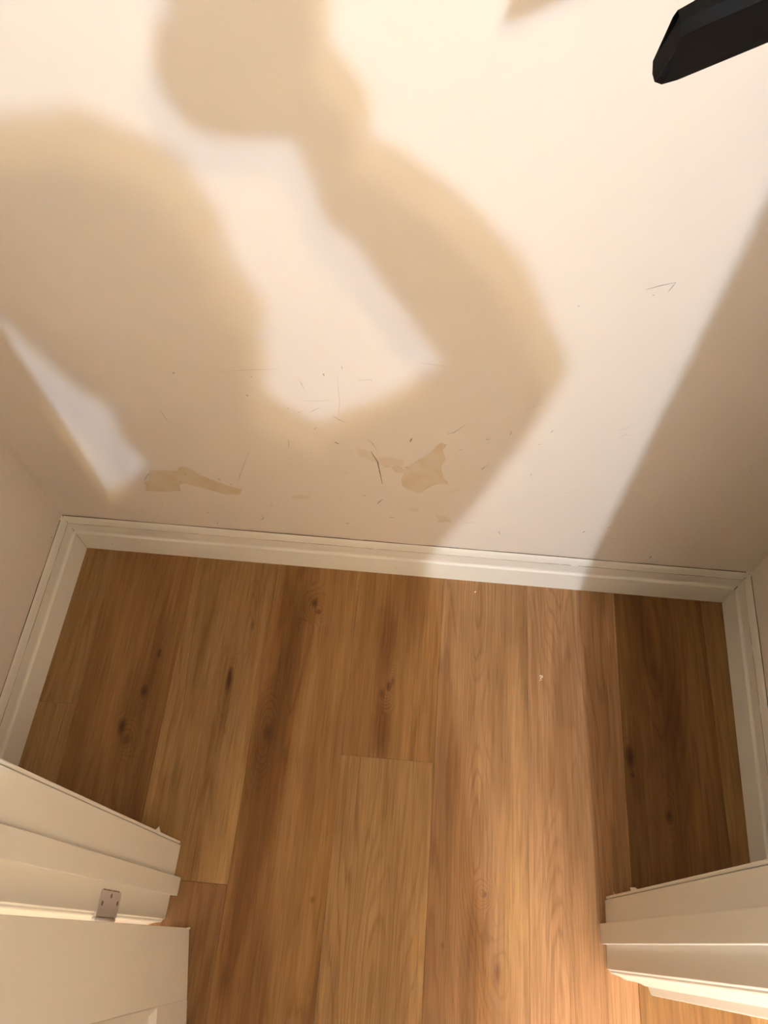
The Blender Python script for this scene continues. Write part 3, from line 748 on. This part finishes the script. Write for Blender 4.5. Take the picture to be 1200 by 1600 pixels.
up = tag(empty('fill_lamp', (FILL_LIGHT.x + 0.22, FILL_LIGHT.y - 0.02, 0)), 'added warm fill lamp with a domed shade, out of view in the hall', 'lamp')  # unseen lamp, added for warm fill bounced off the hall
def lathe(name, prof, c, mat, parent, n=32):
    bm = bmesh.new()
    add_sweep(bm, [[(c[0] + r * math.cos(t), c[1] + r * math.sin(t), z) for t in [k * 2 * math.pi / n for k in range(n)]] for r, z in prof])
    return bm_obj(name, bm, mat, parent, True)
c = (FILL_LIGHT.x, FILL_LIGHT.y); c2 = (c[0] + 0.22, c[1] - 0.02)
lathe('base', [(0.12, 0.0005), (0.12, 0.014), (0.10, 0.022), (0.02, 0.03)], c2, M_steel, up)
lathe('pole', [(0.011, 0.028), (0.011, 1.345)], c2, M_steel, up, 16)
bm = bmesh.new(); add_cyl(bm, (c2[0], c2[1], 1.335), (c[0], c[1], 1.325), 0.009); bm_obj('arm', bm, M_steel, up)
bm = bmesh.new()
prof = [(0.018, 1.335), (0.08, 1.318), (0.125, 1.26), (0.150, 1.115), (0.147, 1.115), (0.122, 1.257), (0.078, 1.313), (0.018, 1.328)]
add_sweep(bm, [[(c[0] + r * math.cos(t), c[1] + r * math.sin(t), z) for t in [k * math.pi / 18 for k in range(36)]] for r, z in prof])
bm_obj('shade', bm, M_ceil, up, True)
lathe('socket', [(0.016, 1.33), (0.016, FILL_LIGHT.z + 0.028)], c, M_ceil, up, 16)
bm = bmesh.new(); bmesh.ops.create_icosphere(bm, subdivisions=3, radius=0.030, matrix=Matrix.Translation(FILL_LIGHT)); bm_obj('bulb', bm, emit('warm fill bulb', COLOR_U, POWER_U), up, True)

# ------------------------------------------------------------------ the person with the phone (seen by the shadow)
M_skin = plain('skin', (0.55, 0.36, 0.26), 0.5, 0, 0.05, 30)
M_hair = plain('brown hair', (0.05, 0.032, 0.02), 0.5, 0, 0.3, 90, 0.6)
M_shirt = plain('pale knit shirt', (0.48, 0.43, 0.36), 0.9, 0, 0.06, 120, 0.4)
M_trouser = plain('pale linen', (0.48, 0.42, 0.33), 0.9, 0, 0.06, 120, 0.3)
M_shoe = plain('dark shoe', (0.03, 0.03, 0.03), 0.6)
M_lip = plain('lips', (0.42, 0.18, 0.15), 0.45)
M_eye = plain('eye white', (0.75, 0.73, 0.7), 0.2, 0, 0.0)
M_iris = plain('iris', (0.06, 0.035, 0.02), 0.2)

def blob(bm, pts):
    """tapered chain of ellipsoids: (point, radius or (rx, ry, rz))"""
    def rr(r): return Vector((r, r, r)) if not hasattr(r, '__len__') else Vector(r)
    for (p, r), (q, s) in zip(pts, pts[1:]):
        p, q, r, s = Vector(p), Vector(q), rr(r), rr(s)
        n = max(1, int((q - p).length / (min(min(r), min(s)) * 0.45)))
        for i in range(n + 1):
            t = i / n; c = p.lerp(q, t); e = r.lerp(s, t)
            bmesh.ops.create_icosphere(bm, subdivisions=2, radius=1.0, matrix=Matrix.Translation(c) @ Matrix.Diagonal((e.x, e.y, e.z, 1)))

def fused(name, chains, mat, parent, voxel=0.006, smooth=6):
    """one continuous surface out of the chains"""
    bm = bmesh.new()
    for ch in chains: blob(bm, ch)
    me = bpy.data.meshes.new(name); bm.to_mesh(me); bm.free()
    tmp = bpy.data.objects.new(name + '_raw', me); COL.objects.link(tmp)
    m = tmp.modifiers.new('r', 'REMESH'); m.mode = 'VOXEL'; m.voxel_size = voxel
    m2 = tmp.modifiers.new('s', 'SMOOTH'); m2.factor = 0.5; m2.iterations = smooth
    dg = bpy.context.evaluated_depsgraph_get()
    res = bpy.data.meshes.new_from_object(tmp.evaluated_get(dg))
    bpy.data.objects.remove(tmp); bpy.data.meshes.remove(me)
    res.name = name
    for p in res.polygons: p.use_smooth = True
    res.materials.clear(); res.materials.append(mat)
    return link(name, res, mat, parent)

def cp(r, u, b): return CAM_P + CAM_R @ Vector((r, u, b))          # point in the phone's own frame
person = tag(empty('person', (0.03, -0.44, 0)), 'person raising a phone in the doorway, seen only as the large soft wall shadow', 'person')
HC = Vector((-0.092, -0.385, 1.460))
F = Vector((0.20, 0.96, 0.16)).normalized(); S = Vector((0.97, -0.20, 0.0)).normalized(); U = S.cross(F).normalized()
def hp(s, f, u): return HC + S * s + F * f + U * u
SHR, ELR, WRR = Vector((0.095, -0.40, 1.255)), Vector((0.185, -0.275, 1.300)), Vector((0.046, -0.168, 1.424))
SHL, ELL, WRL = Vector((-0.105, -0.42, 1.275)), Vector((-0.118, -0.30, 1.097)), Vector((-0.225, -0.44, 1.085))
palm_a, palm_b = cp(0.014, -0.140, -0.016), cp(0.014, -0.096, -0.017)
hand_r = [[(WRR, 0.024), (palm_a, (0.026, 0.022, 0.022)), (palm_b, (0.026, 0.020, 0.022))]]
for (u0, ln, r) in ((-0.066, 1.0, 0.0084), (-0.085, 1.03, 0.0088), (-0.104, 1.0, 0.0084), (-0.123, 0.9, 0.0076)):
    off = 0.0 if u0 > -0.2 else 0.004
    hand_r.append([(palm_b.lerp(palm_a, (-0.066 - u0) / 0.08), 0.012), (cp(0.000, u0, -0.0125 + off), r * 1.1), (cp(-0.036 * ln, u0 - 0.001, -0.0120 + off), r), (cp(-0.078 * ln, u0 - 0.001, -0.0105 + off), r), (cp(-0.0965 * ln, u0 + 0.001, -0.001 + off), r * 0.95), (cp(-0.0960 * ln, u0 + 0.003, 0.012 + off), r * 0.85)])
hand_r.append([(palm_a, 0.017), (cp(0.020, -0.116, 0.004), 0.014), (cp(0.017, -0.096, 0.017), 0.0112), (cp(0.000, -0.082, 0.0245), 0.0096), (cp(-0.016, -0.076, 0.0245), 0.0084)])
PL = Vector((-0.258, -0.478, 1.083))
hand_l = [[(WRL, 0.023), (PL, (0.020, 0.026, 0.030))]]
for dz, ln in ((0.026, 0.066), (0.009, 0.074), (-0.008, 0.070), (-0.024, 0.056)):       # fingertips resting on the door face
    b0 = PL + Vector((-0.006, -0.016, dz))
    hand_l.append([(PL, 0.013), (b0, 0.0092), (b0 + Vector((0.006, -ln * 0.5, 0.004)), 0.0088), (b0 + Vector((-0.004, -ln * 0.85, 0.006)), 0.0078)])
hand_l.append([(WRL.lerp(PL, 0.5), 0.014), (PL + Vector((0.018, -0.012, 0.034)), 0.0115), (PL + Vector((0.012, -0.036, 0.048)), 0.009)])
head = [[(hp(0, -0.012, 0.030), (0.074, 0.090, 0.080)), (hp(0, 0.004, -0.020), (0.068, 0.082, 0.078))],
        [(hp(0, 0.018, -0.055), (0.052, 0.060, 0.05)), (hp(0, 0.036, -0.085), (0.032, 0.036, 0.026))],
        [(hp(0, 0.088, 0.012), 0.007), (hp(0, 0.104, -0.022), 0.011)], [(hp(-0.011, 0.092, -0.024), 0.0075), (hp(0.011, 0.092, -0.024), 0.0075)],
        [(hp(-0.040, 0.074, 0.022), 0.010), (hp(-0.014, 0.082, 0.020), 0.009)], [(hp(0.014, 0.082, 0.020), 0.009), (hp(0.040, 0.074, 0.022), 0.010)],
        [(hp(-0.073, -0.008, 0.012), (0.008, 0.014, 0.018)), (hp(-0.073, -0.004, -0.022), (0.007, 0.010, 0.014))],
        [(hp(0.073, -0.008, 0.012), (0.008, 0.014, 0.018)), (hp(0.073, -0.004, -0.022), (0.007, 0.010, 0.014))]]
trunk = [[(HC + Vector((0.008, -0.025, -0.05)), 0.052), (Vector((-0.05, -0.425, 1.325)), 0.054), (Vector((-0.02, -0.43, 1.25)), (0.09, 0.075, 0.06))],
         [(Vector((-0.005, -0.43, 1.22)), (0.125, 0.085, 0.09)), (Vector((0.015, -0.44, 1.05)), (0.115, 0.085, 0.10)), (Vector((0.03, -0.45, 0.88)), (0.130, 0.10, 0.10))]]
legs = []
for hx_, kx, ax, fx in ((0.095, 0.125, 0.150, 0.175), (-0.045, -0.030, -0.025, -0.045)):
    legs.append([(Vector((hx_, -0.45, 0.85)), 0.082), (Vector((kx, -0.43, 0.46)), 0.056), (Vector((ax, -0.455, 0.10)), 0.038), (Vector((ax, -0.45, 0.06)), 0.036)])
    legs.append([(Vector((ax, -0.455, 0.055)), (0.034, 0.04, 0.032)), (Vector((fx, -0.29, 0.036)), (0.036, 0.04, 0.022))])
arms = [[(SHR, 0.050), (ELR, 0.038), (WRR, 0.026)], [(SHL, 0.048), (ELL, 0.038), (WRL, 0.026)]]
body = fused('body', head + trunk + legs + arms + hand_r + hand_l, M_skin, person, 0.0045, 4)
shirt = fused('shirt', [[(Vector((-0.055, -0.428, 1.297)), (0.060, 0.060, 0.026)), (Vector((-0.005, -0.43, 1.200)), (0.145, 0.10, 0.085)), (Vector((0.020, -0.44, 1.04)), (0.142, 0.105, 0.10)), (Vector((0.035, -0.45, 0.88)), (0.142, 0.118, 0.07))],
                        [(SHR, 0.060), (Vector((0.165, -0.335, 1.25)), 0.068), (ELR + Vector((0.006, 0, -0.004)), 0.054), (ELR.lerp(WRR, 0.45) + Vector((0.029, 0, 0.020)), 0.039), (ELR.lerp(WRR, 0.75) + Vector((0.018, 0, 0.012)), 0.041), (ELR.lerp(WRR, 0.95) + Vector((0.006, 0, 0.004)), 0.041)],
                        [(Vector((0.150, -0.36, 1.20)), 0.066), (Vector((0.108, -0.40, 1.065)), 0.060)],
                        [(SHL, 0.050), (ELL, 0.048), (ELL.lerp(WRL, 0.88), 0.037)]], M_shirt, person, 0.006, 8)
trs = []
for hx_, kx, ax in ((0.095, 0.120, 0.145), (-0.040, -0.020, -0.025)):
    trs.append([(Vector((0.03, -0.45, 0.90)), (0.130, 0.11, 0.06)), (Vector((hx_, -0.45, 0.82)), (0.088, 0.105, 0.09)), (Vector((kx, -0.435, 0.45)), (0.082, 0.085, 0.08)), (Vector((ax, -0.455, 0.12)), (0.078, 0.08, 0.05))])
fused('trousers', trs, M_trouser, person, 0.007, 6)
for ax, fx in ((0.150, 0.178), (-0.025, -0.048)):
    fused('shoe', [[(Vector((ax, -0.475, 0.045)), (0.042, 0.046, 0.044)), (Vector((ax + (fx - ax) * 0.6, -0.36, 0.042)), (0.045, 0.05, 0.040)), (Vector((fx, -0.285, 0.034)), (0.044, 0.046, 0.032))]], M_shoe, person, 0.006, 3)
fused('hair', [[(hp(0, -0.020, 0.056), (0.100, 0.102, 0.080)), (hp(0.017, -0.050, 0.0), (0.112, 0.080, 0.085)), (hp(0.018, -0.060, -0.075), (0.090, 0.062, 0.05)), (hp(0.030, -0.062, -0.130), (0.066, 0.050, 0.040))],
               [(hp(-0.078, -0.020, 0.03), (0.026, 0.048, 0.05)), (hp(-0.074, -0.022, -0.045), (0.020, 0.040, 0.040))],
               [(hp(0.078, -0.020, 0.03), (0.026, 0.048, 0.05)), (hp(0.084, -0.022, -0.070), (0.022, 0.040, 0.05))]], M_hair, person, 0.005, 4)
for sx in (-1, 1):
    bm = bmesh.new(); bmesh.ops.create_uvsphere(bm, u_segments=16, v_segments=10, radius=0.0105, matrix=Matrix.Translation(hp(sx * 0.030, 0.0735, 0.004))); eye = bm_obj('eye', bm, M_eye, person, True)
    bm = bmesh.new(); bmesh.ops.create_uvsphere(bm, u_segments=12, v_segments=8, radius=0.0056, matrix=Matrix.Translation(hp(sx * 0.030, 0.0792, 0.003))); bm_obj('iris', bm, M_iris, eye, True)
fused('lips', [[(hp(-0.022, 0.076, -0.056), (0.006, 0.005, 0.003)), (hp(0, 0.086, -0.053), (0.008, 0.007, 0.004)), (hp(0.022, 0.076, -0.056), (0.006, 0.005, 0.003))],
               [(hp(-0.018, 0.076, -0.060), (0.006, 0.005, 0.004)), (hp(0, 0.085, -0.063), (0.009, 0.007, 0.005)), (hp(0.018, 0.076, -0.060), (0.006, 0.005, 0.004))]], M_lip, person, 0.002, 2)

# the phone in the hand, lens at the camera's viewpoint
ph = tag(empty('phone', cp(-0.02, -0.06, 0.006)), 'black phone held out over the closet floor by the person', 'phone')
def pbox(name, r0, r1, u0, u1, b0, b1, mat, bev, parent):
    bm = bmesh.new()
    vs = [bm.verts.new(cp(r, u, b)) for r in (r0, r1) for u in (u0, u1) for b in (b0, b1)]
    fs = [bm.faces.new([vs[i] for i in idx]) for idx in ((0, 1, 3, 2), (4, 6, 7, 5), (0, 4, 5, 1), (2, 3, 7, 6), (0, 2, 6, 4), (1, 5, 7, 3))]
    bmesh.ops.bevel(bm, geom=list({e for f in fs for e in f.edges}), offset=bev, segments=3, profile=0.5, affect='EDGES')
    return bm_obj(name, bm, mat, parent)
pbox('case', -0.091, 0.011, -0.133, 0.014, 0.004, 0.0125, M_black, 0.0025, ph)
M_screen = plain('dark glass screen', (0.01, 0.01, 0.012), 0.08, 0, 0.0)
pbox('screen', -0.0885, 0.0085, -0.1305, 0.0115, 0.0120, 0.0130, M_screen, 0.0003, ph)
bm = bmesh.new(); add_cyl(bm, cp(0, 0, 0.0035), cp(0, 0, 0.0045), 0.006); bm_obj('lens', bm, M_screen, ph)

# pale coat added over the free forearm to block light, out of view
bm = bmesh.new()
n, m = 26, 14
def blocker_pt(i, k, side):
    t = i / n
    a, b = Vector((-0.050, -0.318, 0)), Vector((-0.252, -0.468, 0))
    q = a.lerp(b, t); d = (b - a).normalized(); nn = Vector((-d.y, d.x, 0))
    f = k / m
    top = 1.131 - 0.030 * t
    z = top + (0.10 - top) * f
    w = 0.020 + 0.014 * f
    fold = (0.016 * math.sin(t * 15 + f * 1.5) + 0.008 * math.sin(t * 31)) * min(1, f * 2.5)
    s = side * (w if k > 0 else 0.004)
    return q + nn * (s + fold) + Vector((0, 0, z)) + d * (0.02 * f * (t - 0.5))
grid = {}
for side in (1, -1):
    for i in range(n + 1):
        for k in range(m + 1): grid[side, i, k] = bm.verts.new(blocker_pt(i, k, side))
for side in (1, -1):
    for i in range(n):
        for k in range(m): bm.faces.new((grid[side, i, k], grid[side, i + 1, k], grid[side, i + 1, k + 1], grid[side, i, k + 1]))
for i in range(n):
    for k in (0, m): bm.faces.new((grid[1, i, k], grid[1, i + 1, k], grid[-1, i + 1, k], grid[-1, i, k]))
for k in range(m):
    for i in (0, n): bm.faces.new((grid[1, i, k], grid[1, i, k + 1], grid[-1, i, k + 1], grid[-1, i, k]))
coat = bm_obj('coat', bm, M_trouser, person, True)  # invented shadow caster beside the legs
